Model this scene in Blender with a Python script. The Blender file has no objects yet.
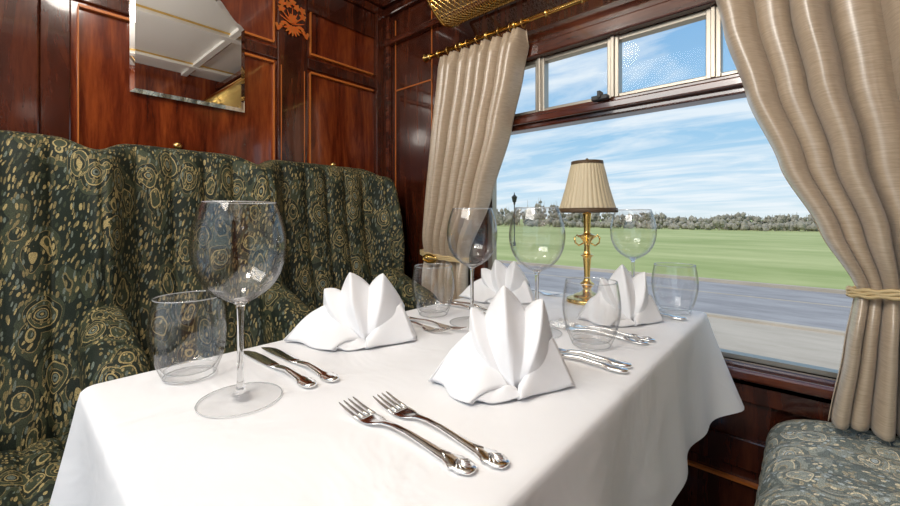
import bpy, math, random, bmesh
from mathutils import Vector, Matrix
random.seed(4)
S=bpy.context.scene
S.view_settings.view_transform='Standard'
S.view_settings.exposure=.22
ZT=0.7415
# ---------------------------------------------------------------- helpers
def link(o):
    S.collection.objects.link(o); return o
def mesh_obj(name,v,f,mat=None,smooth=False,parent=None,loc=None):
    me=bpy.data.meshes.new(name); me.from_pydata([tuple(p) for p in v],[],f); me.update()
    o=bpy.data.objects.new(name,me); link(o)
    if mat is not None:
        for m in (mat if isinstance(mat,list) else [mat]): me.materials.append(m)
    if smooth:
        for p in me.polygons: p.use_smooth=True
    if loc: o.location=loc
    if parent: o.parent=parent
    return o
def fixn(o):
    bm=bmesh.new(); bm.from_mesh(o.data); bmesh.ops.recalc_face_normals(bm,faces=bm.faces); bm.to_mesh(o.data); bm.free(); return o
def empty(name,loc=(0,0,0)):
    o=bpy.data.objects.new(name,None); o.empty_display_size=.05; link(o); o.location=loc; return o
class MB:
    def __init__(s): s.v=[];s.f=[];s.m=[]
    def add(s,v,f,mi=0):
        n=len(s.v); s.v+= [tuple(p) for p in v]; s.f+=[tuple(i+n for i in q) for q in f]; s.m+=[mi]*len(f)
    def box(s,lo,hi,mi=0,c=0.0):
        x0,y0,z0=lo;x1,y1,z1=hi
        v=[(x0,y0,z0),(x1,y0,z0),(x1,y1,z0),(x0,y1,z0),(x0,y0,z1),(x1,y0,z1),(x1,y1,z1),(x0,y1,z1)]
        s.add(v,[(0,3,2,1),(4,5,6,7),(0,1,5,4),(1,2,6,5),(2,3,7,6),(3,0,4,7)],mi)
    def tube(s,pts,r,n=10,mi=0,closed=False):
        pts=[Vector(p) for p in pts]; rings=[]
        for i,p in enumerate(pts):
            if closed: t=pts[(i+1)%len(pts)]-pts[i-1]
            else: t=pts[min(i+1,len(pts)-1)]-pts[max(i-1,0)]
            t.normalize(); a=Vector((0,0,1)) if abs(t.z)<.9 else Vector((1,0,0))
            b=t.cross(a).normalized(); c=t.cross(b)
            rr=r[i] if isinstance(r,(list,tuple)) else r
            rings.append([p+(b*math.cos(2*math.pi*k/n)+c*math.sin(2*math.pi*k/n))*rr for k in range(n)])
        v=[q for R in rings for q in R]; f=[]
        m=len(rings); rng=m if closed else m-1
        for i in range(rng):
            for k in range(n):
                j=(i+1)%m
                f.append((i*n+k,i*n+(k+1)%n,j*n+(k+1)%n,j*n+k))
        if not closed:
            f.append(tuple(range(n))[::-1]); f.append(tuple((m-1)*n+k for k in range(n)))
        s.add(v,f,mi)
    def lathe(s,prof,n=48,mi=0,c=(0,0,0),mod=None):
        v=[];f=[]
        for i,(r,z) in enumerate(prof):
            for k in range(n):
                a=2*math.pi*k/n; q=r
                if mod: q=r*mod(a)
                v.append((c[0]+q*math.cos(a),c[1]+q*math.sin(a),c[2]+z))
        for i in range(len(prof)-1):
            for k in range(n):
                f.append((i*n+k,i*n+(k+1)%n,(i+1)*n+(k+1)%n,(i+1)*n+k))
        s.add(v,f,mi)
    def obj(s,name,mats,smooth=False,parent=None,loc=None,bevel=0,auto=None):
        o=mesh_obj(name,s.v,s.f,mats,smooth,parent,loc)
        for p,mi in zip(o.data.polygons,s.m): p.material_index=mi
        if bevel:
            b=o.modifiers.new('bev','BEVEL'); b.width=bevel; b.segments=2; b.limit_method='ANGLE'
        return o
def spl(pts,sub=5):
    P=[Vector(p+(0,)) if len(p)==2 else Vector(p) for p in pts]; out=[]
    for i in range(len(P)-1):
        a=P[max(i-1,0)];b=P[i];c=P[i+1];d=P[min(i+2,len(P)-1)]
        for k in range(sub):
            t=k/sub
            out.append(.5*((2*b)+(c-a)*t+(2*a-5*b+4*c-d)*t*t+(3*b-a-3*c+d)*t**3))
    out.append(P[-1])
    return [(max(0,p.x),p.y) for p in out] if len(pts[0])==2 else [tuple(p) for p in out]
def box(name,lo,hi,mat,bevel=.002,parent=None):
    m=MB(); m.box(lo,hi); return m.obj(name,[mat],bevel=bevel,parent=parent)
# ---------------------------------------------------------------- materials
def newmat(name):
    m=bpy.data.materials.new(name); m.use_nodes=True
    nt=m.node_tree; b=nt.nodes['Principled BSDF']; return m,nt,b
def N(nt,t,**k):
    n=nt.nodes.new(t)
    for a,b in k.items():
        if a in n.inputs: n.inputs[a].default_value=b
        else: setattr(n,a,b)
    return n
def ramp(nt,stops,interp='LINEAR'):
    r=nt.nodes.new('ShaderNodeValToRGB'); cr=r.color_ramp; cr.interpolation=interp
    while len(cr.elements)<len(stops): cr.elements.new(.5)
    for e,(p,c) in zip(cr.elements,stops):
        e.position=p; e.color=(c[0],c[1],c[2],1)
    return r
def simple(name,col,rough=.5,metal=0,**k):
    m,nt,b=newmat(name); b.inputs['Base Color'].default_value=(*col,1)
    b.inputs['Roughness'].default_value=rough; b.inputs['Metallic'].default_value=metal
    tc=N(nt,'ShaderNodeTexCoord'); n=N(nt,'ShaderNodeTexNoise',Scale=60.0)
    nt.links.new(tc.outputs['Object'],n.inputs['Vector'])
    bp=N(nt,'ShaderNodeBump',Strength=k.get('bump',.03),Distance=.002); nt.links.new(n.outputs['Fac'],bp.inputs['Height'])
    nt.links.new(bp.outputs[0],b.inputs['Normal']); return m
def wood(name,c0,c1,c2,scale=(9,9,1.2),rough=.16,coat=.9):
    m,nt,b=newmat(name); L=nt.links.new
    tc=N(nt,'ShaderNodeTexCoord'); mp=N(nt,'ShaderNodeMapping'); mp.inputs['Scale'].default_value=scale
    L(tc.outputs['Object'],mp.inputs[0])
    n=N(nt,'ShaderNodeTexNoise',Scale=1.6,Detail=6.0,Roughness=.6,Distortion=1.2); L(mp.outputs[0],n.inputs['Vector'])
    n2=N(nt,'ShaderNodeTexNoise',Scale=9.0,Detail=4.0,Roughness=.7); L(mp.outputs[0],n2.inputs['Vector'])
    mx=N(nt,'ShaderNodeMath',operation='MULTIPLY_ADD'); L(n2.outputs['Fac'],mx.inputs[0]); mx.inputs[1].default_value=.35; L(n.outputs['Fac'],mx.inputs[2])
    r=ramp(nt,[(.45,c0),(.65,c1),(.85,c2)]); L(mx.outputs[0],r.inputs[0]); L(r.outputs[0],b.inputs['Base Color'])
    b.inputs['Roughness'].default_value=rough; b.inputs['Coat Weight'].default_value=coat; b.inputs['Coat Roughness'].default_value=.05
    return m
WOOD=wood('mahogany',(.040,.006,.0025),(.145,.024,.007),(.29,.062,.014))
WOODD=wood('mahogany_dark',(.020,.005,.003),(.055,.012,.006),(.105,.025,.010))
WOODH=wood('mahogany_rail',(.03,.008,.004),(.085,.018,.008),(.15,.038,.016),scale=(1.2,9,9))
INLAY=simple('inlay_satinwood',(.55,.16,.03),.3)
BRASS=simple('brass',(.88,.60,.20),.2,1)
SILVER=simple('silver',(.90,.89,.87),.12,1)
STEELD=simple('window_metal',(.42,.38,.32),.35,.7)
BLACK=simple('black_latch',(.02,.02,.02),.4)
CREAM=simple('ceiling_cream',(.88,.87,.83),.5)
CARPET=simple('carpet',(.05,.035,.03),.95,bump=.4)
def thin_glass(name,tint=.97,edge=.55,pw=3.0,ior=1.45,gr=.75):
    m,nt,b=newmat(name); nt.nodes.remove(b); L=nt.links.new; out=nt.nodes['Material Output']
    lw=N(nt,'ShaderNodeLayerWeight',Blend=.5); p=N(nt,'ShaderNodeMath',operation='POWER'); L(lw.outputs['Facing'],p.inputs[0]); p.inputs[1].default_value=pw
    r=ramp(nt,[(0,(tint,)*3),(1,(edge,edge,edge*1.02))]); L(p.outputs[0],r.inputs[0])
    t=N(nt,'ShaderNodeBsdfTransparent'); L(r.outputs[0],t.inputs[0])
    g=N(nt,'ShaderNodeBsdfGlossy',Roughness=.0); 
    pp=N(nt,'ShaderNodeMath',operation='POWER'); L(lw.outputs['Facing'],pp.inputs[0]); pp.inputs[1].default_value=4.5
    r0=((ior-1)/(ior+1))**2
    ma=N(nt,'ShaderNodeMath',operation='MULTIPLY_ADD'); L(pp.outputs[0],ma.inputs[0]); ma.inputs[1].default_value=gr; ma.inputs[2].default_value=r0
    mx=N(nt,'ShaderNodeMixShader'); L(ma.outputs[0],mx.inputs[0]); L(t.outputs[0],mx.inputs[1]); L(g.outputs[0],mx.inputs[2])
    L(mx.outputs[0],out.inputs[0]); return m
PANE=thin_glass('window_pane',.99,.95,3,1.15)
GLASS=thin_glass('crystal_bowl',.996,.02,6.5,1.55,.8)
FOOT=thin_glass('crystal_foot',.992,.35,6,1.35,.15)
RIM=simple('crystal_rim',(.88,.90,.91),.06); RIM.node_tree.nodes['Principled BSDF'].inputs['Transmission Weight'].default_value=.5
m,nt,b=newmat('crystal_stem'); b.inputs['Transmission Weight'].default_value=1; b.inputs['Roughness'].default_value=0; b.inputs['IOR'].default_value=1.52; GSOL=m
m,nt,b=newmat('mirror_silvered'); b.inputs['Metallic'].default_value=1; b.inputs['Roughness'].default_value=.01; b.inputs['Base Color'].default_value=(.97,.97,.97,1); MIRROR=m
def linen(name,col,sc=700,crease=.35,fold=0.0):
    m,nt,b=newmat(name); L=nt.links.new; b.inputs['Base Color'].default_value=(*col,1); b.inputs['Roughness'].default_value=.6
    b.inputs['Sheen Weight'].default_value=.15
    tc=N(nt,'ShaderNodeTexCoord')
    n=N(nt,'ShaderNodeTexNoise',Scale=6.0,Detail=3.0,Distortion=1.0); L(tc.outputs['Object'],n.inputs['Vector'])
    w=N(nt,'ShaderNodeTexNoise',Scale=float(sc)); L(tc.outputs['Object'],w.inputs['Vector'])
    b1=N(nt,'ShaderNodeBump',Strength=crease,Distance=.014); L(n.outputs['Fac'],b1.inputs['Height'])
    b2=N(nt,'ShaderNodeBump',Strength=.12,Distance=.0008); L(w.outputs['Fac'],b2.inputs['Height']); L(b1.outputs[0],b2.inputs['Normal'])
    last=b2
    if fold:
        ad=N(nt,'ShaderNodeVectorMath',operation='MULTIPLY_ADD'); L(n.outputs['Color'],ad.inputs[0]); ad.inputs[1].default_value=(.12,.12,.12); L(tc.outputs['Object'],ad.inputs[2])
        v=N(nt,'ShaderNodeTexVoronoi',Scale=3.4,feature='DISTANCE_TO_EDGE'); L(ad.outputs[0],v.inputs['Vector'])
        rr=ramp(nt,[(0,(1,1,1)),(.10,(0,0,0))],'EASE'); L(v.outputs['Distance'],rr.inputs[0])
        b3=N(nt,'ShaderNodeBump',Strength=fold,Distance=.003); L(rr.outputs[0],b3.inputs['Height']); L(b2.outputs[0],b3.inputs['Normal']); last=b3
    L(last.outputs[0],b.inputs['Normal']); return m
LINEN=linen('white_linen',(.90,.91,.93),700,.55,.15); NAPK=linen('napkin_linen',(.88,.89,.91),900,.25)
def upholstery(name,base,gold,blue,dark,sc=13.0):
    m,nt,b=newmat(name); L=nt.links.new
    tc=N(nt,'ShaderNodeTexCoord'); mp=N(nt,'ShaderNodeMapping'); mp.inputs['Scale'].default_value=(1,1.35,.8); mp.inputs['Rotation'].default_value=(.45,0,0); L(tc.outputs['Object'],mp.inputs[0])
    dn=N(nt,'ShaderNodeTexNoise',Scale=15.0,Detail=1.0); L(mp.outputs[0],dn.inputs['Vector'])
    ad=N(nt,'ShaderNodeVectorMath',operation='MULTIPLY_ADD'); L(dn.outputs['Color'],ad.inputs[0]); ad.inputs[1].default_value=(.035,.035,.035); L(mp.outputs[0],ad.inputs[2])
    v=N(nt,'ShaderNodeTexVoronoi',Scale=sc); L(ad.outputs[0],v.inputs['Vector'])
    g2=tuple(c*.55 for c in gold)
    r=ramp(nt,[(0,gold),(.045,dark),(.07,blue),(.115,dark),(.14,gold),(.165,dark),(.22,g2),(.24,base),(.33,gold),(.355,dark),(.45,g2),(.465,base),(.58,dark)],'CONSTANT'); L(v.outputs['Distance'],r.inputs[0])
    v2=N(nt,'ShaderNodeTexVoronoi',Scale=sc*6.4); 
    mp2=N(nt,'ShaderNodeMapping'); mp2.inputs['Scale'].default_value=(1,1.8,.75); mp2.inputs['Rotation'].default_value=(.8,.3,.2); L(ad.outputs[0],mp2.inputs[0]); L(mp2.outputs[0],v2.inputs['Vector'])
    dots=ramp(nt,[(0,(1,1,1)),(.40,(.0,.0,.0))],'CONSTANT'); L(v2.outputs['Distance'],dots.inputs[0])
    band=ramp(nt,[(0,(.0,.0,.0)),(.165,(1,1,1)),(.22,(0,0,0)),(.25,(1,1,1)),(.32,(0,0,0)),(.36,(1,1,1))],'CONSTANT'); L(v.outputs['Distance'],band.inputs[0])
    mm=N(nt,'ShaderNodeMath',operation='MULTIPLY'); L(dots.outputs[0],mm.inputs[0]); L(band.outputs[0],mm.inputs[1])
    r3=ramp(nt,[(0,g2),(.30,gold),(.46,blue),(.60,base),(.74,g2)],'CONSTANT'); L(v2.outputs['Color'],r3.inputs[0])
    mx=N(nt,'ShaderNodeMix',data_type='RGBA'); L(mm.outputs[0],mx.inputs[0]); L(r.outputs[0],mx.inputs[6]); L(r3.outputs[0],mx.inputs[7])
    v3=N(nt,'ShaderNodeTexVoronoi',Scale=sc*20,feature='DISTANCE_TO_EDGE'); L(mp.outputs[0],v3.inputs['Vector'])
    e3=ramp(nt,[(0,(.3,.3,.3)),(.14,(1,1,1))]); L(v3.outputs['Distance'],e3.inputs[0])
    m2=N(nt,'ShaderNodeMix',data_type='RGBA',blend_type='MULTIPLY'); m2.inputs[0].default_value=.75; L(mx.outputs[2],m2.inputs[6]); L(e3.outputs[0],m2.inputs[7])
    L(m2.outputs[2],b.inputs['Base Color']); b.inputs['Roughness'].default_value=.65
    b.inputs['Specular IOR Level'].default_value=.3
    w=N(nt,'ShaderNodeTexNoise',Scale=500.0); L(tc.outputs['Object'],w.inputs['Vector'])
    bp=N(nt,'ShaderNodeBump',Strength=.3,Distance=.001); L(w.outputs['Fac'],bp.inputs['Height']); L(bp.outputs[0],b.inputs['Normal'])
    return m
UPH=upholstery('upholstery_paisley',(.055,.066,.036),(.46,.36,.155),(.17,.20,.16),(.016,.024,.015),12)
UPH2=upholstery('upholstery_paisley_lit',(.42,.46,.42),(.92,.84,.62),(.62,.70,.72),(.22,.26,.25),15)  # same fabric as UPH, window light on the right bench painted into paler colours
m,nt,b=newmat('curtain_silk'); L=nt.links.new
tc=N(nt,'ShaderNodeTexCoord'); mp=N(nt,'ShaderNodeMapping'); mp.inputs['Scale'].default_value=(22,22,330); L(tc.outputs['Object'],mp.inputs[0])
n=N(nt,'ShaderNodeTexNoise',Scale=1.5,Detail=2.0); L(mp.outputs[0],n.inputs['Vector'])
r=ramp(nt,[(.2,(.42,.315,.215)),(.5,(.53,.42,.30)),(.8,(.62,.51,.39))]); L(n.outputs['Fac'],r.inputs[0]); L(r.outputs[0],b.inputs['Base Color'])
b.inputs['Roughness'].default_value=.30; b.inputs['Specular IOR Level'].default_value=.9; b.inputs['Sheen Weight'].default_value=.25
bp=N(nt,'ShaderNodeBump',Strength=.06,Distance=.0005); L(n.outputs['Fac'],bp.inputs['Height']); L(bp.outputs[0],b.inputs['Normal'])
SILK=m
CORD=simple('gold_cord',(.66,.50,.26),.45)
m,nt,b=newmat('lamp_shade_silk'); b.inputs['Base Color'].default_value=(.62,.53,.36,1); b.inputs['Roughness'].default_value=.5
b.inputs['Emission Color'].default_value=(1,.75,.4,1); b.inputs['Emission Strength'].default_value=.03; SHADE=m
TRIM=simple('shade_trim',(.10,.06,.03),.6)
def ground(name,a,bb,sc,c=None):
    m,nt,b=newmat(name); L=nt.links.new; tc=N(nt,'ShaderNodeTexCoord')
    mp=N(nt,'ShaderNodeMapping'); mp.inputs['Scale'].default_value=(.35,1,1); L(tc.outputs['Object'],mp.inputs[0])
    n=N(nt,'ShaderNodeTexNoise',Scale=sc,Detail=8.0,Roughness=.7); L(mp.outputs[0],n.inputs['Vector'])
    r=ramp(nt,[(.35,a),(.65,bb)]); L(n.outputs['Fac'],r.inputs[0]); L(r.outputs[0],b.inputs['Base Color']); b.inputs['Roughness'].default_value=.9; return m
GRASS=ground('grass',(.28,.33,.10),(.48,.49,.21),.22)
ROADM=ground('tarmac',(.24,.225,.225),(.37,.35,.345),1.2)
PAVE=ground('paving',(.38,.32,.25),(.55,.47,.38),.6)
TREE=ground('winter_foliage',(.22,.20,.15),(.38,.34,.27),1.8)
# ---------------------------------------------------------------- room shell
XL,YW,XR=-1.60,1.30,0.66
CH=2.16
m=MB(); m.box((XL-.06,-1.3,0),(XL,YW+.06,CH)); wl=m.obj('wall_left',[WOOD])
m=MB(); m.box((XR,-.9,0),(XR+.06,YW+.06,CH)); m.obj('wall_right',[WOOD])
wx0,wx1,wz0,wz1=-.96,.20,.60,1.555
m=MB()
for lo,hi in [((XL,YW,0),(wx0,YW+.06,CH)),((wx1,YW,0),(XR,YW+.06,CH)),((wx0,YW,0),(wx1,YW+.06,wz0)),((wx0,YW,wz1),(wx1,YW+.06,CH))]: m.box(lo,hi)
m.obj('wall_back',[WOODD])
box('floor',(XL-.06,-1.3,-.05),(XR+.06,YW+.06,0),CARPET)
box('ceiling',(XL-.06,-1.3,CH),(XR+.06,YW+.06,CH+.05),CREAM)
m=MB()
for x in (-1.1,-.35,.4): m.box((x-.03,-1.3,CH-.025),(x+.03,YW,CH-.0001),0); 
for x in (-1.1,-.35,.4):
    for dx in(-.045,.045): m.box((x+dx-.004,-1.3,CH-.01),(x+dx+.004,YW,CH-.0001),1)
for y in (-.8,-.2,.4,1.0): m.box((XL,y-.02,CH-.02),(XR,y+.02,CH-.0001),0); m.box((XL,y+.03,CH-.008),(XR,y+.036,CH-.0001),1)
m.obj('trim_1',[CREAM,BRASS])
m=MB()
for (dz0,dz1,o) in [(1.98,2.02,.025),(2.02,2.08,.045),(2.08,2.12,.07)]:
    m.box((XL,-1.3,dz0),(XL+o,YW,dz1)); m.box((XL,YW-o,dz0),(XR,YW,dz1))
m.obj('trim_2',[WOODD],bevel=.006)
m=MB(); e=XL
def stile(y0,y1,z0=1.0,z1=1.98,t=.012): m.box((e,y0,z0),(e+t,y1,z1))
stile(-1.3,-.55); stile(-.02,.07,t=.02); stile(.07,.135); stile(.74,.87); stile(1.225,1.30,t=.03)
for y0,y1 in [(-.55,-.02),(.135,.74),(.87,1.225)]:
    m.box((e,y0,1.615),(e+.012,y1,1.66)); m.box((e,y0,1.86),(e+.012,y1,1.98)); m.box((e,y0,1.0),(e+.012,y1,1.06))
m.obj('trim_3',[WOODD],bevel=.004)
m=MB()
for y0,y1 in [(-.53,-.04),(.15,.725),(.885,1.215)]:
    for z in (1.60,1.68):
        m.box((e+.0002,y0,z-.004),(e+.0145,y1,z+.004))
for y in (.15,.727,.755,.855,.883): m.box((e+.0002,y-.0015,1.0),(e+.0135,y+.0015,1.597))
for y in (.15,.727,.885): m.box((e+.0002,y-.0015,1.684),(e+.0135,y+.0015,1.86))
m.obj('trim_4',[INLAY])
def marquetry(name,cy,cz,sc=1.0):
    m=MB(); X=XL+.0126; h=0
    def leaf(y,z,a,l,w):
        nonlocal h
        h+=1; x=X+.00012*h
        pts=[]
        for k in range(12):
            t=2*math.pi*k/12; u=.5*l*(1+math.cos(t)); v=w*math.sin(t)*(1-.4*math.cos(t))
            pts.append((x,y+u*math.cos(a)-v*math.sin(a),z+u*math.sin(a)+v*math.cos(a)))
        m.add(pts,[tuple(range(12))],h%2)
    for k in range(7):
        a=math.radians(20+23*k); r=.05+.012*(k%2); cy_,cz_=r*math.cos(a),.01+r*math.sin(a)
        leaf(0,-.02,a,r+.01,.003)
        for i in range(5): leaf(cy_,cz_,a+i*math.pi*2/5,.017,.006)
    for s in(-1,1):
        for j in range(8):
            leaf(s*(.012+.008*j),-.035+.010*math.sin(j*.9),math.pi/2-s*(.9+j*.35),.022,.006)
    for i in range(7): leaf(0,-.03,math.radians(-160+23*i),.042,.006)
    for i in range(6): leaf(0,.0,i*math.pi/3,.022,.008)
    for v in range(len(m.v)): x,y,z=m.v[v]; m.v[v]=(x,y*sc+cy,z*sc+cz)
    return m.obj(name,[INLAY,simple('inlay_red',(.65,.13,.02),.3)])
marquetry('marquetry_inlay',.80,1.795)
m=MB()
for y,z in [(.40,1.222),(1.0,1.215)]:
    n0=len(m.v)
    m.lathe(spl([(0,.012),(.007,.011),(.012,.006),(.013,0)],3),16,0)
    for k in range(n0,len(m.v)):
        a,b_,c=m.v[k]; m.v[k]=(XL+c,y+a,z+b_)
m.obj('coat_stud',[BRASS],True)
m=MB()
m.box((XL,YW-.012,.0),(XR,YW,.12)); m.box((XL,YW-.012,.32),(XR,YW,.40)); m.box((XL,YW-.02,.50),(XR,YW,.56))
for x in (-.9,-.45,0): m.box((x-.04,YW-.012,.12),(x+.04,YW,.32))
m.obj('baseboard_back',[WOODD],bevel=.004)
m=MB(); m.box((XL,YW-.0145,.283),(XR,YW-.0001,.290)); m.box((-1.27,YW-.003,1.1),(-1.265,YW-.0001,1.95)); m.box((-1.52,YW-.003,1.1),(-1.515,YW-.0001,1.95)); m.box((-1.52,YW-.003,1.60),(-1.265,YW-.0001,1.606))
m.obj('trim_5',[INLAY])
m=MB()
m.box((-1.0,YW-.035,1.555),(XR,YW,1.60)); m.box((-1.0,YW-.02,1.60),(XR,YW,1.66)); m.box((XL,YW-.03,1.83),(XR,YW,1.86))
m.box((-1.02,YW-.02,.50),(-.96,YW,1.555)); m.box((XL+.012,YW-.02,1.0),(XL+.05,YW,1.98))
m.obj('trim_6',[WOODH],bevel=.005)
# ---------------------------------------------------------------- window
W=empty('window_1',(0,0,0))
m=MB()
m.box((wx0,YW-.02,wz0-.06),(wx1,YW+.05,wz0)); m.box((wx0-.02,YW-.05,wz0-.035),(wx1+.02,YW-.0,wz0-.008))
m.obj('sill',[WOODH],bevel=.006,parent=W)
m=MB(); m.box((wx0,YW-.015,1.303),(wx1,YW+.045,1.36)); m.box((wx0,YW-.035,1.32),(wx1,YW-.015,1.345)); m.obj('transom_rail',[WOODH],bevel=.005,parent=W)
m=MB()
for x in(-.72,-.46,-.19,.08):
    m.box((x-.018,YW-.005,1.36),(x+.018,YW+.03,1.555)); m.box((x-.006,YW-.012,1.36),(x+.006,YW-.005,1.555))
m.box((wx0,YW+.0,1.36),(wx1,YW+.03,1.372)); m.box((wx0,YW+.0,1.54),(wx1,YW+.03,1.555))
m.obj('vent_frames',[STEELD],bevel=.002,parent=W)
m=MB(); m.box((wx0,YW+.01,wz0),(wx0+.02,YW+.04,1.303)); m.box((wx1-.02,YW+.01,wz0),(wx1,YW+.04,1.303)); m.box((wx0,YW+.01,wz0),(wx1,YW+.04,wz0+.012)); m.obj('pane_frame',[STEELD],parent=W)
m=MB(); m.box((-.51,YW-.055,1.348),(-.46,YW-.03,1.362)); m.box((-.49,YW-.06,1.352),(-.48,YW-.03,1.375)); m.obj('latch',[BLACK],bevel=.002,parent=W)
m=MB(); m.add([(wx0,YW+.025,wz0),(wx1,YW+.025,wz0),(wx1,YW+.025,1.303),(wx0,YW+.025,1.303)],[(0,1,2,3)]); m.add([(wx0,YW+.018,1.36),(wx1,YW+.018,1.36),(wx1,YW+.018,1.555),(wx0,YW+.018,1.555)],[(0,1,2,3)])
m.obj('glass_pane',[PANE],parent=W)
# ---------------------------------------------------------------- wall mirror
M=empty('wall_mirror',(0,0,0))
def mirror_outline(i):
    y0,y1,z0,z1=.268+i,.612-i,1.374+i,1.715-i
    pts=[(y0,z0),(y1,z0),(y1,z1-.03)]
    hw=(y1-y0)/2
    for k in range(0,9):
        t=k/8; pts.append((y1-.014-.095*t, z1-.03+.014+.080*(t*t*(3-2*t))))
    for k in range(1,12):
        t=k/12; yy=y1-.109-(2*hw-.218)*t; pts.append((yy, z1+.064+.03*math.sin(math.pi*t)))
    for k in range(8,-1,-1):
        t=k/8; pts.append((y0+.014+.095*t, z1-.03+.014+.080*(t*t*(3-2*t))))
    pts+=[(y0,z1-.03)]
    return pts
A=mirror_outline(0);B=mirror_outline(.013);n=len(A)
v=[(XL+.010,y,z) for y,z in A]+[(XL+.016,y,z) for y,z in A]+[(XL+.0185,y,z) for y,z in B]
f=[tuple(range(2*n,3*n))]
for k in range(n):
    j=(k+1)%n; f+= [(k,j,n+j,n+k),(n+k,n+j,2*n+j,2*n+k)]
mesh_obj('bevelled_plate',v,f,MIRROR,parent=M)
# ---------------------------------------------------------------- luggage rack
R=empty('luggage_rack',(0,0,0))
xs0,xs1=-1.06,.5
nu,nv=150,22; v=[];f=[]
def rk(t):
    return (YW-.02-.27*t, 1.80-.075*math.sin(math.pi*min(1,t*1.05))+.05*t*t)
for i in range(nu+1):
    for j in range(nv+1):
        y,z=rk(j/nv); v.append((xs0+(xs1-xs0)*i/nu,y,z))
for i in range(nu):
    for j in range(nv):
        a=i*(nv+1)+j;b_=a+nv+1
        if (i+j)%2: f+=[(a,b_,b_+1),(a,b_+1,a+1)]
        else: f+=[(a,b_,a+1),(b_,b_+1,a+1)]
o=mesh_obj('netting',v,f,BRASS,parent=R); w=o.modifiers.new('w','WIREFRAME'); w.thickness=.0018
m=MB()
m.tube([(xs0,)+rk(1),(xs1,)+rk(1)],.009,12); m.tube([(xs0,)+rk(0),(xs1,)+rk(0)],.006,12)
for x in (xs0,-.55,-.02,xs1): m.tube([(x,)+rk(t/12) for t in range(13)],.006,10)
m.tube([(xs0,rk(1)[0],rk(1)[1]),(xs0,rk(1)[0]+.04,1.86),(xs0,YW-.003,1.90)],.005,8)
m.obj('brass_rails',[BRASS],True,parent=R)
# ---------------------------------------------------------------- curtain rod
rodY,rodZ=1.215,1.662
R=empty('curtain_rod',(0,0,0))
m=MB(); m.tube([(-1.195,rodY,rodZ),(.60,rodY,rodZ)],.0095,16); 
m.tube([(x,rodY,rodZ) for x in (-1.19,-1.20,-1.21,-1.22,-1.23,-1.24)],[.0095,.015,.010,.018,.015,.003],16)
for k in range(14): 
    x=-1.15+.125*k; m.tube([(x-.006,rodY,rodZ),(x-.003,rodY,rodZ),(x+.003,rodY,rodZ),(x+.006,rodY,rodZ)],[.0095,.0125,.0125,.0095],14)
for x in (-1.17,.58):
    m.tube([(x,rodY,rodZ),(x,YW-.001,rodZ)],.006,10); m.tube([(x,YW-.006,rodZ),(x,YW-.001,rodZ)],.02,16)
m.obj('pole',[BRASS],True,parent=R)
m=MB()
for x in [-1.14+.05*k for k in range(9)]+[-.17+.06*k for k in range(9)]:
    m.tube([(x,rodY+.015*math.cos(a),rodZ-.003+.015*math.sin(a)) for a in [2*math.pi*q/16 for q in range(16)]],.0022,6,closed=True)
m.obj('rings',[BRASS],True,parent=R)
# ---------------------------------------------------------------- curtains
def interp(tab,z):
    for (a,va),(b_,vb) in zip(tab,tab[1:]):
        if a>=z>=b_:
            t=(a-z)/(a-b_); t=t*t*(3-2*t)*.4+t*.6; return va+(vb-va)*t
    return tab[-1][1] if z<tab[-1][0] else tab[0][1]
def curtain(name,Ltab,Rtab,zt,zb,npl,tie,tiez,seed,amp0=.022):
    E=empty(name,(0,0,0)); rnd=random.Random(seed); ph=[rnd.uniform(0,6) for _ in range(8)]
    nu,nv=npl*18,110; v=[];f=[]
    for j in range(nv+1):
        z=zt+(zb-zt)*j/nv
        l=interp(Ltab,z); r=interp(Rtab,z)
        g=math.exp(-((z-tiez)/.05)**2)
        head=max(0,1-(zt-z)/.05)
        for i in range(nu+1):
            u=i/nu; w=u+.020*math.sin(5*u+ph[0]+z*1.2)+.008*math.sin(13*u+ph[1]-z*2)
            a=2*math.pi*npl*w
            c=math.sin(a); s=math.copysign(abs(c)**.75,c)+.25*math.sin(.5*a+ph[2]+z*1.5)
            amp=amp0*(1-.5*head)*(1-.35*g)*(.85+.25*math.sin(3*u*6+ph[3]+z))
            if head>0: s=s+.5*math.sin(3*a)*head
            x=l+(r-l)*(u+.45/npl*.35*math.sin(a*1.0+1.3)*(1-head))
            y=rodY+.0+amp*s - .012*(1-g)*(1-head) - (.01*math.sin(5*z+ph[4]))*(1-head)
            v.append((x,y,z))
    for j in range(nv):
        for i in range(nu):
            a=j*(nu+1)+i; f.append((a,a+1,a+nu+2,a+nu+1))
    o=mesh_obj('drape',v,f,SILK,True,parent=E); sd=o.modifiers.new('s','SOLIDIFY'); sd.thickness=.0015
    m=MB(); l=interp(Ltab,tiez)-.008; r=interp(Rtab,tiez)+.008; c=(l+r)/2; w=(r-l)/2
    for q in (0,1,2):
        m.tube([(c+w*math.cos(a),rodY-.012+.042*math.sin(a),tiez+ .010*math.cos(a)*(1 if tie>0 else -1)+.006*q+.0018*math.sin(14*a+q*2)) for a in [2*math.pi*k/64 for k in range(64)]],.0042,8,closed=True)
    xe=c+tie*w; m.tube([(xe,rodY,tiez+.01),(xe+tie*.02,YW-.02,tiez+.03),(xe+tie*.02,YW-.002,tiez+.03)],.004,8)
    m.obj('tieback_cord',[CORD],True,parent=E)
    return E
curtain('window_curtain',[(1.64,-1.155),(1.30,-1.19),(.82,-1.225),(.54,-1.235)],[(1.64,-.735),(1.5,-.765),(1.30,-.81),(1.05,-.885),(.82,-.99),(.70,-.98),(.54,-.96)],1.64,.54,8,-1,.815,1,amp0=.034)
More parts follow.
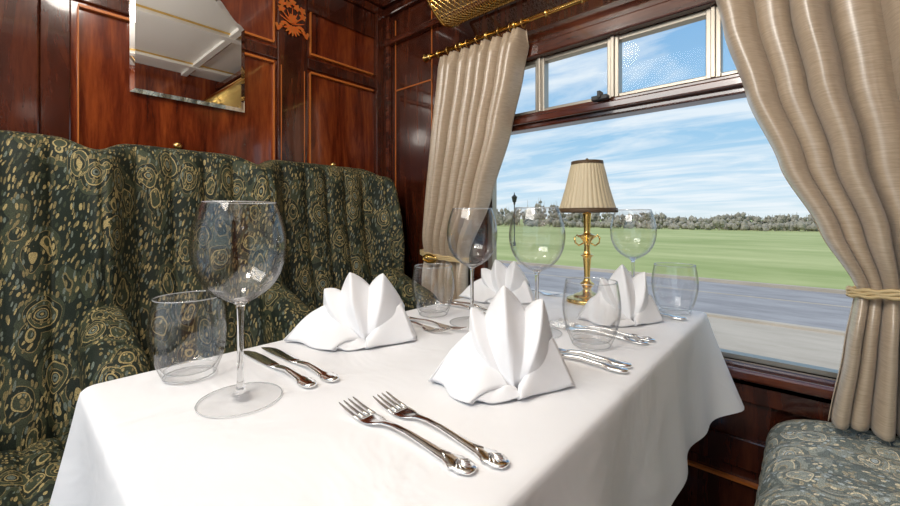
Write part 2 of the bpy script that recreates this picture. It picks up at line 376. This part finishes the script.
curtain('window_curtain',[(1.64,-.20),(1.45,-.165),(1.28,-.12),(1.10,-.055),(.95,.015),(.83,.075),(.70,.055),(.54,.03)],[(1.64,.34),(1.2,.34),(.95,.31),(.83,.25),(.70,.27),(.54,.30)],1.64,.54,8,1,.825,2,amp0=.034)
m=MB(); cx,cz=-1.135,.812
m.tube([(cx+.036*math.cos(a),1.150,cz+.016*math.sin(a)) for a in [2*math.pi*k/32 for k in range(32)]],.0042,8,closed=True)
for k in range(-3,4):
    hh=.015*math.sqrt(1-(k/4)**2); m.tube([(cx+k*.008-.004,1.150,cz-hh),(cx+k*.008+.004,1.150,cz+hh)],.0018,6); m.tube([(cx+k*.008+.004,1.150,cz-hh),(cx+k*.008-.004,1.150,cz+hh)],.0018,6)
o=m.obj('tieback_plate',[BRASS],True,parent=bpy.data.objects['window_curtain'])
# ---------------------------------------------------------------- benches
def bench(name,xw,s,y0,y1,wings,seat_off,arms,U,ztop=.475):
    E=empty(name,(0,0,0))
    def X(o): return xw+s*o
    ys=[y0+(y1-y0)*i/360 for i in range(361)]
    v=[];f=[];np_=0
    for y in ys:
        w=sum(math.exp(-abs((y-c)/.045)**2.2) for c in wings)
        ch=abs(math.sin(math.pi*(y-.17)/.0860)); ch=.026*(ch**.45)-.015
        edge=min(1,max(0,(y-y0)/.03),)*min(1,max(0,(y1-y)/.03)); rr=1-.15*(1-edge)
        zt=1.195-.03*min(1,w)-.02*(1-edge)
        P=[(.30,.35),(.31,.50),(.275,.62),(.235,.78),(.205,.92),(.19,1.03),(.18,zt-.07),(.168,zt-.03),(.14,zt-.006),(.10,zt),(.055,zt-.01),(.03,zt-.04),(.025,.9),(.025,.35)]
        sec=spl(P,4)
        np_=len(sec)
        for (o,z) in sec:
            k=max(0,min(1,(o-.06)/.1))*min(1,max(.25,(zt-z)/.07))**.5
            wz=min(1,max(0,(z-.62)/.25))
            wo=.095*w*max(0,min(1,(o-.06)/.1))*(wz*(1-.35*max(0,(z-.98)/.2)) +.3*(1-wz))
            v.append((X((o+wo+ch*k)*rr),y,z))
    for i in range(len(ys)-1):
        for k in range(np_-1):
            a=i*np_+k; f.append((a,a+1,a+np_+1,a+np_))
    f.append(tuple(range(np_))); f.append(tuple((len(ys)-1)*np_+k for k in range(np_))[::-1])
    fixn(mesh_obj('backrest',v,f,U,True,parent=E))
    v=[];f=[];n=40; z0,z1=.30,ztop; a0,a1=.26,seat_off
    for y in ys:
        rib=.018*(abs(math.sin(math.pi*(y-.03)/.062))**.45)-.018
        e=min(1,(y-y0)/.03,(y1-y)/.03); e=max(0,e); ins=.03*(1-math.sqrt(1-(1-e)**2))
        for k in range(n):
            t=2*math.pi*k/n; c=math.cos(t);q=math.sin(t)
            cx=(a0+a1)/2; cz=(z0+z1)/2
            px=math.copysign(abs(c)**.42,c)*((a1-a0)/2+rib-ins); pz=math.copysign(abs(q)**.62,q)*((z1-z0)/2+rib-ins)+ (.018*(1-((px)/((a1-a0)/2))**2) if q>0 else 0)
            v.append((X(cx+px),y,cz+pz))
    for i in range(len(ys)-1):
        for k in range(n):
            a=i*n+k;b_=i*n+(k+1)%n; f.append((a,b_,b_+n,a+n))
    f.append(tuple(range(n))); f.append(tuple((len(ys)-1)*n+k for k in range(n))[::-1])
    fixn(mesh_obj('seat_cushion',v,f,U,True,parent=E))
    xa,xb=sorted((X(.02),X(seat_off-.05)))
    mb=MB(); mb.box((xa,y0,.0),(xb,y1,.31)); mb.obj('plinth',[WOODD],bevel=.004,parent=E)
    for yc in arms:
        v=[];f=[];n=28; st=spl([(.20,.79,.05),(.26,.775,.056),(.34,.745,.06),(.42,.715,.064),(.49,.69,.066),(.525,.665,.06),(.545,.63,.045),(.55,.60,.012)],4)
        for (o,zt,hw) in st:
            zb=.46 if hw>.02 else .56
            zc=(zt+zb)/2;hh=(zt-zb)/2
            for k in range(n):
                t=2*math.pi*k/n; c=math.cos(t);q=math.sin(t)
                py=math.copysign(abs(c)**.6,c)*hw*(.80+.2*q); pz=math.copysign(abs(q)**.8,q)*hh
                v.append((X(o),yc+py,zc+pz))
        for i in range(len(st)-1):
            for k in range(n):
                a=i*n+k;b_=i*n+(k+1)%n; f.append((a,b_,b_+n,a+n))
        f.append(tuple((len(st)-1)*n+k for k in range(n))[::-1]); f.append(tuple(range(n)))
        fixn(mesh_obj('armrest',v,f,U,True,parent=E))
    return E
bench('upholstered_bench',XL,1,-.6,1.18,[-.30,.17,.60,1.14],.62,[-.30,.17,.60,1.10],UPH)
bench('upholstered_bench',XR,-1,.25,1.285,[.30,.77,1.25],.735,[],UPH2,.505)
# ---------------------------------------------------------------- table
TX0,TX1,TY0,TY1=-.768,-.185,.072,1.19
E=empty('dining_table',(0,0,0))
m=MB(); m.box((TX0+.006,TY0+.006,.705),(TX1-.006,TY1-.006,.738)); m.obj('top',[WOODD],bevel=.004,parent=E)
m=MB()
for y in(.35,.95):
    m.lathe(spl([(.035,.0),(.035,.03),(.022,.06),(.03,.2),(.02,.4),(.03,.6),(.04,.705)],4),20,0,(-.47,y,0))
m.box((-.66,.31,0),(-.28,.39,.03)); m.box((-.66,.91,0),(-.28,.99,.03)); m.obj('pedestals',[WOODD],parent=E)
def rr_pts(x0,x1,y0,y1,r,n=8,step=.012):
    cs=[(x1-r,y0+r,-90),(x1-r,y1-r,0),(x0+r,y1-r,90),(x0+r,y0+r,180)]
    out=[]
    for i,(cx,cy,a0) in enumerate(cs):
        for k in range(n+1):
            a=math.radians(a0+90*k/n); out.append((cx+r*math.cos(a),cy+r*math.sin(a),math.cos(a),math.sin(a),1.0))
        nx=cs[(i+1)%4]; a=math.radians(a0+90)
        p=Vector((cx+r*math.cos(a),cy+r*math.sin(a))); q=Vector((nx[0]+r*math.cos(a),nx[1]+r*math.sin(a)))
        L_=(q-p).length; ns=int(L_/step)
        for k in range(1,ns): 
            t=p.lerp(q,k/ns); d=min(k/ns,1-k/ns)*L_; out.append((t.x,t.y,math.cos(a),math.sin(a),math.exp(-(d/.07)**2)))
    return out
P=rr_pts(TX0,TX1,TY0,TY1,.022)
rings=[(-.018,0,0),(-.012,-.0004,0),(-.004,-.0015,0),(0,-.005,0),(.0015,-.011,0)]
rings+=[(None,0,t/26) for t in range(1,27)]
v=[];n=len(P);acc=0;S_=[0]
for i in range(1,n): acc+=math.hypot(P[i][0]-P[i-1][0],P[i][1]-P[i-1][1]); S_.append(acc)
per=acc+.012
for (off,dz,t) in rings:
    for i,(x,y,nx,ny,c) in enumerate(P):
        if off is not None: v.append((x+nx*off,y+ny*off,ZT+dz-.0005)); continue
        s=S_[i]/per*2*math.pi
        fold=math.sin(s*11+.6)*.5+math.sin(s*17+2)*.3+math.sin(s*7+4)*.5
        fl=.068 if y>.6 else .030
        o=.002+t*.012+ (t**1.2)*.021*fold*(1-.6*c) + c*(fl*t**1.1)
        drop=.222*(1-.07*c)
        v.append((x+nx*o,y+ny*o,ZT-.011-t*drop))
f=[tuple(range(n))]
for j in range(len(rings)-1):
    for i in range(n):
        a=j*n+i;b_=j*n+(i+1)%n; f.append((a,a+n,b_+n,b_))
o=mesh_obj('tablecloth',v,f,LINEN,True)
# ---------------------------------------------------------------- glassware
wp=[(.0005,0),(.030,0),(.047,.0002),(.050,.0014),(.048,.0026),(.030,.0046),(.012,.0075),(.0058,.014),(.0042,.03),(.0038,.07),(.0042,.11),(.0062,.124),(.018,.1315),(.036,.146),(.048,.168),(.0532,.195),(.0515,.22),(.0465,.242),(.0415,.257),(.0408,.2575),(.0402,.257),(.0452,.242),(.0502,.22),(.0519,.195),(.0467,.169),(.035,.148),(.018,.134),(.005,.1295),(.0003,.129)]
wp=[((r*1.07 if (z>.13 and r>.01) else r),z) for r,z in wp]
m=MB(); m.lathe(spl(wp,4),64)
def ring(m,r,z,t,mi): m.tube([(r*math.cos(a),r*math.sin(a),z) for a in [2*math.pi*k/72 for k in range(72)]],t,6,mi,closed=True)
ring(m,.0437,.2572,.0006,3); ring(m,.0500,.0016,.0007,3)
wg=fixn(m.obj('wine_glass',[GLASS,GSOL,FOOT,RIM],True)); wgm=wg.data
for p in wgm.polygons:
    if p.material_index==3: continue
    if p.center.z<.131 and math.hypot(p.center.x,p.center.y)<.012 and p.center.z>.004: p.material_index=1
    elif p.center.z<.02: p.material_index=2
tp=[(.0005,0),(.024,0),(.029,.001),(.033,.006),(.041,.028),(.047,.055),(.0483,.075),(.0465,.097),(.043,.119),(.0424,.1195),(.0418,.119),(.0452,.097),(.047,.075),(.0456,.055),(.0395,.030),(.031,.013),(.022,.010),(.0003,.0095)]
tp=[(r*1.07,z) for r,z in tp]
m=MB(); m.lathe(spl(tp,4),64); ring(m,.0454,.1192,.0006,2); ring(m,.0335,.0032,.0009,2); ring(m,.0325,.0125,.0006,2)
tg=fixn(m.obj('water_tumbler',[GLASS,FOOT,RIM],True)); tgm=tg.data
for p in tgm.polygons:
    if p.material_index!=2 and p.center.z<.0105 and math.hypot(p.center.x,p.center.y)<.03: p.material_index=1
first=[True,True]
def put(mesh,name,x,y,proto,i):
    if first[i]: o=proto; first[i]=False
    else: o=bpy.data.objects.new(name,mesh); link(o)
    o.location=(x,y,ZT+.0002)
for x,y in [(-.552,.208),(-.562,.7055),(-.415,.735),(-.345,1.12)]: put(wgm,'wine_glass',x,y,wg,0)
for x,y in [(-.690,.188),(-.678,.70),(-.298,.728),(-.245,1.115)]: put(tgm,'water_tumbler',x,y,tg,1)
# ---------------------------------------------------------------- cutlery
def loft(m,st,n=12):
    v=[];f=[]
    for (x,yc,w,z,t) in st:
        for k in range(n):
            a=2*math.pi*k/n; c=math.cos(a);s=math.sin(a)
            v.append((x,yc+math.copysign(abs(c)**.7,c)*w,z+math.copysign(abs(s)**.8,s)*t))
    for i in range(len(st)-1):
        for k in range(n): f.append((i*n+k,i*n+(k+1)%n,(i+1)*n+(k+1)%n,(i+1)*n+k))
    f.append(tuple(range(n))[::-1]); f.append(tuple((len(st)-1)*n+k for k in range(n)))
    m.add(v,f)
handle=[(.100,0,.002,.004,.001),(.0985,0,.0065,.004,.0018),(.094,0,.0095,.0038,.0022),(.088,0,.0115,.0037,.0024),(.082,0,.0105,.0037,.0024),(.078,0,.0125,.0037,.0022),(.073,0,.0095,.004,.0026),(.066,0,.0072,.0045,.0024),(.05,0,.0058,.0055,.0023),(.03,0,.0045,.007,.0022),(.01,0,.0036,.0085,.0022)]
def ornament(m):
    for k in range(7):
        a=math.radians(-60+20*k); m.tube([(.078,0,.0066),(.078+.016*math.cos(a),.010*math.sin(a),.0058)],.0009,6)
    m.tube([(.068,-.004,.0066),(.058,0,.0080),(.068,.004,.0066)],.0009,6)
m=MB(); loft(m,handle+[(-.01,0,.0034,.0085,.002),(-.028,0,.0042,.0065,.0018),(-.036,0,.009,.0050,.0014),(-.044,0,.0122,.0038,.0012),(-.055,0,.0128,.0034,.0011),(-.060,0,.0125,.0036,.0011)]); ornament(m)
for k in range(4):
    y=(-.0102+.0068*k); loft(m,[(-.058,y,.0024,.0036,.0011),(-.070,y,.0021,.0045,.0011),(-.085,y,.0018,.0068,.001),(-.097,y,.0013,.0095,.0009),(-.101,y,.0006,.0105,.0006)],8)
fk=m.obj('dinner_fork',[SILVER],True); fkm=fk.data
m=MB(); h2=[(x*1.1+.01,y,w*.95,z+.0012,t*1.5) for x,y,w,z,t in handle if x>.02]
loft(m,h2+[(.022,0,.0052,.0062,.0034),(.016,0,.006,.0055,.003),(.012,0,.005,.005,.002)]); ornament(m)
loft(m,[(.014,0,.006,.0045,.0013),(-.01,.001,.0088,.0035,.001),(-.06,.0015,.0100,.0028,.0009),(-.09,.0005,.0092,.0026,.0008),(-.105,-.002,.0062,.0025,.0007),(-.113,-.005,.0015,.0025,.0005)],10)
kn=m.obj('table_knife',[SILVER],True); knm=kn.data
fst={'f':fk,'k':kn}
def cut(kind,x,y,rot):
    if fst.get(kind): o=fst.pop(kind)
    else:
        o=bpy.data.objects.new('dinner_fork' if kind=='f' else 'table_knife', fkm if kind=='f' else knm); link(o)
    o.location=(x,y,ZT-.0006); o.rotation_euler=(0,0,math.radians(rot))
cut('f',-.329,.289,1); cut('f',-.311,.322,-2)
cut('k',-.630,.288,0); cut('k',-.624,.320,0)
cut('k',-.322,.632,0); cut('k',-.325,.658,0)
cut('f',-.64,.60,180); cut('f',-.625,.632,182)
cut('f',-.32,.80,0); cut('f',-.315,.83,-1)
cut('k',-.325,1.045,0)
cut('k',-.63,.80,180); cut('k',-.625,.83,180)
cut('f',-.64,1.11,180)
# ---------------------------------------------------------------- napkins : folded upright mitre over a spread foot
def napkin(x,y,rot,T,B0,wings,sc=1.0):
    m=MB()
    T=[Vector(t) for t in T]
    def grid(rows):
        w=len(rows[0]); v=[p for r in rows for p in r]; f=[]
        for i in range(len(rows)-1):
            for j in range(w-1): a=i*w+j; f.append((a,a+1,a+w+1,a+w))
        m.add(v,f)
    def edge(T,sub=10):
        out=[]
        for i in range(len(T)-1):
            for k in range(sub+(1 if i==len(T)-2 else 0)):
                t=k/sub; ts=t*.8+.2*(t*t*(3-2*t)); p=T[i].lerp(T[i+1],t); p.y=T[i].y+(T[i+1].y-T[i].y)*ts
                out.append((p+Vector((0,0,.004*math.sin(math.pi*t))),t))
        return out
    E1=edge(T); nt_=18; base=Vector(B0)
    rows=[]
    for p,t in E1:
        bs=base+Vector((p.x*.18,.012*abs(p.x)/.06,0)); r=[]
        for j in range(nt_+1):
            s=j/nt_; q=bs.lerp(p,s)
            q=q+Vector((p.x*.16*math.sin(math.pi*s),-.015*math.sin(math.pi*s)+.0015*math.sin(9*s+p.x*40),0.003*math.sin(math.pi*s)))
            q.z=max(q.z,.0015); r.append(q)
        rows.append(r)
    grid(rows)
    rows=[]
    for p,t in E1:
        tp_=Vector((p.x*.98,p.y+.005,p.z*.985)); bs=Vector((p.x*.95,.058,.0018)); r=[]
        for j in range(11):
            s=j/10; q=bs.lerp(tp_,s)+Vector((0,.012*math.sin(math.pi*s),0)); q.z=max(q.z,.0015); r.append(q)
        rows.append(r)
    grid(rows)
    for wi,(a,b_,c,d,h) in enumerate(wings):
        a,b_,c,d=[Vector(q) for q in (a,b_,c,d)]; n=18; 
        for lay in (0,1):
            rows=[]
            for i in range(n+1):
                r=[]
                for j in range(n+1):
                    u=i/n;t=j/n; p=a.lerp(b_,u).lerp(d.lerp(c,u),t)
                    k=(1-t); p.x+=.004*math.sin(u*7+wi)*k; p.y+=.005*math.sin(u*5+wi*2)*k
                    if lay: p=p+Vector((.006*(u-.5),.006,.0))*k
                    p.z+=h*math.sin(math.pi*min(1,t*.9))*(.55+.45*math.sin(math.pi*u))+.003*math.sin(u*8+t*3+wi)*t*(1-t)*3
                    p.z+=(.0045 if not lay else 0)*k*(.5+.5*math.sin(u*6+1))
                    p.z=max(p.z,.0015); r.append(p)
                rows.append(r)
            grid(rows)
    m.v=[(a*sc,b_*sc,c*sc) for a,b_,c in m.v]
    o=m.obj('folded_napkin',[NAPK],True,loc=(x,y,ZT+.0004))
    o.rotation_euler=(0,0,math.radians(rot))
    sd=o.modifiers.new('s','SOLIDIFY'); sd.thickness=.0015; sd.offset=0
    return o
TA=[(-.062,.034,.040),(-.056,.000,.106),(-.036,.016,.092),(-.008,-.014,.142),(.022,.016,.102),(.046,-.006,.124),(.064,.034,.055)]
WA=[((-.112,-.020,.002),(-.052,-.078,.002),(.000,-.040,.010),(-.054,.004,.070),.012),
    ((-.052,-.078,.002),(.012,-.056,.002),(.008,-.040,.010),(-.004,-.040,.012),.006),
    ((.010,-.058,.002),(.086,-.008,.002),(.060,.004,.066),(.012,-.040,.012),.010),
    ((-.100,.026,.002),(-.112,-.020,.002),(-.054,.004,.070),(-.058,.036,.045),.012),
    ((.086,-.008,.002),(.080,.038,.002),(.058,.036,.045),(.060,.004,.066),.008)]
TB=[(-.086,.036,.035),(-.070,-.004,.102),(-.042,.016,.094),(-.014,-.018,.138),(.018,.016,.106),(.052,-.014,.136),(.088,.034,.060)]
WB=[((-.140,-.030,.002),(-.030,-.080,.002),(.016,-.042,.010),(-.070,.0,.066),.016),
    ((-.030,-.080,.002),(.030,-.066,.002),(.022,-.042,.010),(.010,-.042,.012),.006),
    ((.028,-.068,.002),(.114,-.020,.002),(.084,.004,.070),(.024,-.042,.012),.012),
    ((-.135,.030,.002),(-.140,-.030,.002),(-.070,.0,.066),(-.074,.038,.045),.014),
    ((.114,-.020,.002),(.108,.040,.002),(.080,.036,.05),(.084,.004,.070),.010)]
napkin(-.318,.485,33,TA,(.006,-.040,.004),WA,1.0)
napkin(-.652,.465,40,TB,(.022,-.042,.004),WB,.96)
napkin(-.313,.955,30,TA,(.006,-.040,.004),WA,.92)
napkin(-.655,.955,14,TB,(.022,-.042,.004),WB,.85)
# ---------------------------------------------------------------- table lamp
LX,LY=-.462,1.10
E=empty('table_lamp',(LX,LY,ZT))
m=MB(); m.lathe(spl([(.0,.0),(.052,0),(.056,.004),(.054,.010),(.040,.014),(.034,.020),(.016,.028),(.011,.036),(.017,.046),(.019,.052),(.010,.060),(.008,.075),(.010,.11),(.012,.125),(.018,.131),(.010,.137),(.008,.16),(.013,.172),(.022,.182),(.024,.187),(.012,.192),(.009,.20),(.010,.235),(.012,.25),(.004,.26),(.003,.385)],3),32)
for s in range(4):
    a=s*math.pi/2+.5; c,q=math.cos(a),math.sin(a)
    m.tube([(c*r,q*r,z) for r,z in [(.010,.165),(.022,.158),(.032,.166),(.034,.180),(.027,.188),(.022,.182)]],.0024,8)
m.lathe([(.002,.385),(.007,.389),(.008,.395),(.003,.403),(.0,.405)],16)
m.obj('brass_stem',[BRASS],True,parent=E)
mod=lambda a:1+.03*abs(math.sin(a*17))
m=MB(); m.lathe([(.077,.255),(.069,.28),(.058,.32),(.049,.36),(.041,.393)],272,0,mod=mod)
o=m.obj('pleated_shade',[SHADE],True,parent=E)
m=MB()
for r,z,h in((.0795,.253,.010),(.0425,.386,.009)):
    m.lathe([(r,z-.002),(r+.0015,z),(r+.0005,z+h),(r-.002,z+h),(r-.002,z-.002),(r,z-.002)],96)
m.obj('shade_trim',[TRIM],True,parent=E)
m=MB()
for k in range(3):
    a=2*math.pi*k/3; m.tube([(0,0,.375),(.040*math.cos(a),.040*math.sin(a),.392)],.0012,6)
m.obj('shade_carrier',[BRASS],parent=E)
# ---------------------------------------------------------------- exterior
GZ=-1.62
m=MB()
for x0,x1,y0,y1,mi in [(-400,400,19,500,0),(-400,400,-60,12.4,1),(-400,400,12.4,19,2)]:
    m.add([(x0,y0,GZ),(x1,y0,GZ),(x1,y1,GZ),(x0,y1,GZ)],[(0,1,2,3)],mi)
m.box((-200,18.9,GZ),(200,19.15,GZ+.12),1); m.box((-200,12.3,GZ),(200,12.5,GZ+.06),1); m.box((-200,16.2,GZ),(200,16.3,GZ+.01),1)
m.obj('ground',[GRASS,PAVE,ROADM])
m=MB()
bm=bmesh.new(); bmesh.ops.create_icosphere(bm,subdivisions=1,radius=1); iv=[v_.co.copy() for v_ in bm.verts]; jf=[tuple(q.index for q in p.verts) for p in bm.faces]; bm.free()
rnd=random.Random(9)
for row,(yy,step,h0,h1) in enumerate([(110,.50,2.6,4.2),(96,.8,1.0,2.2)]):
    x=-220
    while x<120:
        x+=step*rnd.uniform(.5,1.5); y=yy+rnd.uniform(-3,5); hgt=rnd.uniform(h0,h1)*(1+.22*math.sin(x*.09)+.12*math.sin(x*.37))
        if -86<x<-55: hgt*=1.7
        for q in range(6):
            c=Vector((x+rnd.uniform(-.7,.7),y+rnd.uniform(-.5,.5),GZ+hgt*rnd.uniform(.2,.85))); sz=rnd.uniform(.28,.65)
            m.add([c+Vector((p.x*sz*rnd.uniform(.6,1.4),p.y*sz,p.z*sz*rnd.uniform(.7,1.6))) for p in iv],jf)
        m.tube([(x,y,GZ),(x,y,GZ+hgt)],[.12,.03],4)
m.obj('tree_line',[TREE])
m=MB(); px_,py_=-19.6,30.7
m.lathe([(.12,0),(.12,.3),(.05,.4),(.045,3.7),(.12,3.8),(.05,3.85),(.16,3.95),(.24,4.35),(.26,4.4),(.06,4.6),(.02,4.8),(0,4.82)],12,0,(px_,py_,GZ)); m.obj('street_lamp',[BLACK],parent=None)
# ---------------------------------------------------------------- world
w=bpy.data.worlds.new('sky'); S.world=w; w.use_nodes=True; nt=w.node_tree; L=nt.links.new
bg=nt.nodes['Background']; tc=N(nt,'ShaderNodeTexCoord'); sp=N(nt,'ShaderNodeSeparateXYZ'); L(tc.outputs['Generated'],sp.inputs[0])
r=ramp(nt,[(0,(.68,.78,.82)),(.05,(.52,.70,.83)),(.18,(.32,.56,.78)),(.4,(.22,.44,.72)),(1,(.15,.33,.64))]); L(sp.outputs['Z'],r.inputs[0])
az=N(nt,'ShaderNodeMath',operation='MAXIMUM'); L(sp.outputs['Z'],az.inputs[0]); az.inputs[1].default_value=0
a2=N(nt,'ShaderNodeMath',operation='ADD'); L(az.outputs[0],a2.inputs[0]); a2.inputs[1].default_value=.12
dv=N(nt,'ShaderNodeVectorMath',operation='DIVIDE'); L(tc.outputs['Generated'],dv.inputs[0])
cb=N(nt,'ShaderNodeCombineXYZ'); [L(a2.outputs[0],cb.inputs[i]) for i in range(3)]; L(cb.outputs[0],dv.inputs[1])
mp=N(nt,'ShaderNodeMapping'); mp.inputs['Scale'].default_value=(.5,1.1,1); mp.inputs['Rotation'].default_value=(0,0,.5); L(dv.outputs[0],mp.inputs[0])
n=N(nt,'ShaderNodeTexNoise',Scale=1.7,Detail=9.0,Roughness=.58,Distortion=.5); L(mp.outputs[0],n.inputs['Vector'])
cr=ramp(nt,[(.43,(0,0,0)),(.62,(.82,.82,.82))]); L(n.outputs['Fac'],cr.inputs[0])
mx=N(nt,'ShaderNodeMix',data_type='RGBA'); L(cr.outputs[0],mx.inputs[0]); L(r.outputs[0],mx.inputs[6]); mx.inputs[7].default_value=(.80,.86,.90,1)
L(mx.outputs[2],bg.inputs[0]); bg.inputs[1].default_value=.96
# ---------------------------------------------------------------- lights
def light(name,kind,loc,rot,**k):
    d=bpy.data.lights.new(name,kind)
    for a,b_ in k.items(): setattr(d,a,b_)
    o=bpy.data.objects.new(name,d); link(o); o.location=loc; o.rotation_euler=[math.radians(q) for q in rot]; return o
light('sun','SUN',(0,-5,8),(38,0,-20),energy=2.2,angle=math.radians(3),color=(1,.95,.86))
light('fill_light','AREA',(-.6,-.75,2.05),(35,0,0),energy=18,shape='RECTANGLE',size=1.3,size_y=.6,color=(1,.95,.88))  # added soft fill to brighten the interior, no real fixture here
light('fill_light','POINT',(-.2,-.3,1.80),(0,0,0),energy=12.5,shadow_soft_size=.08,color=(1,.93,.84))  # added point fill, lifts ceiling and walls
light('fill_light','POINT',(-.80,.18,1.95),(0,0,0),energy=4.5,shadow_soft_size=.08,color=(1,.93,.84))  # second added point fill, placed clear of the mirror's view
# ---------------------------------------------------------------- camera
cd=bpy.data.cameras.new('camera'); cd.lens=16; cd.sensor_width=36; cd.shift_y=-.04; cd.clip_start=.02; cd.clip_end=1000
co=bpy.data.objects.new('camera',cd); link(co); co.location=(0,0,.98); co.rotation_euler=(math.radians(90),0,math.radians(41.7)); S.camera=co
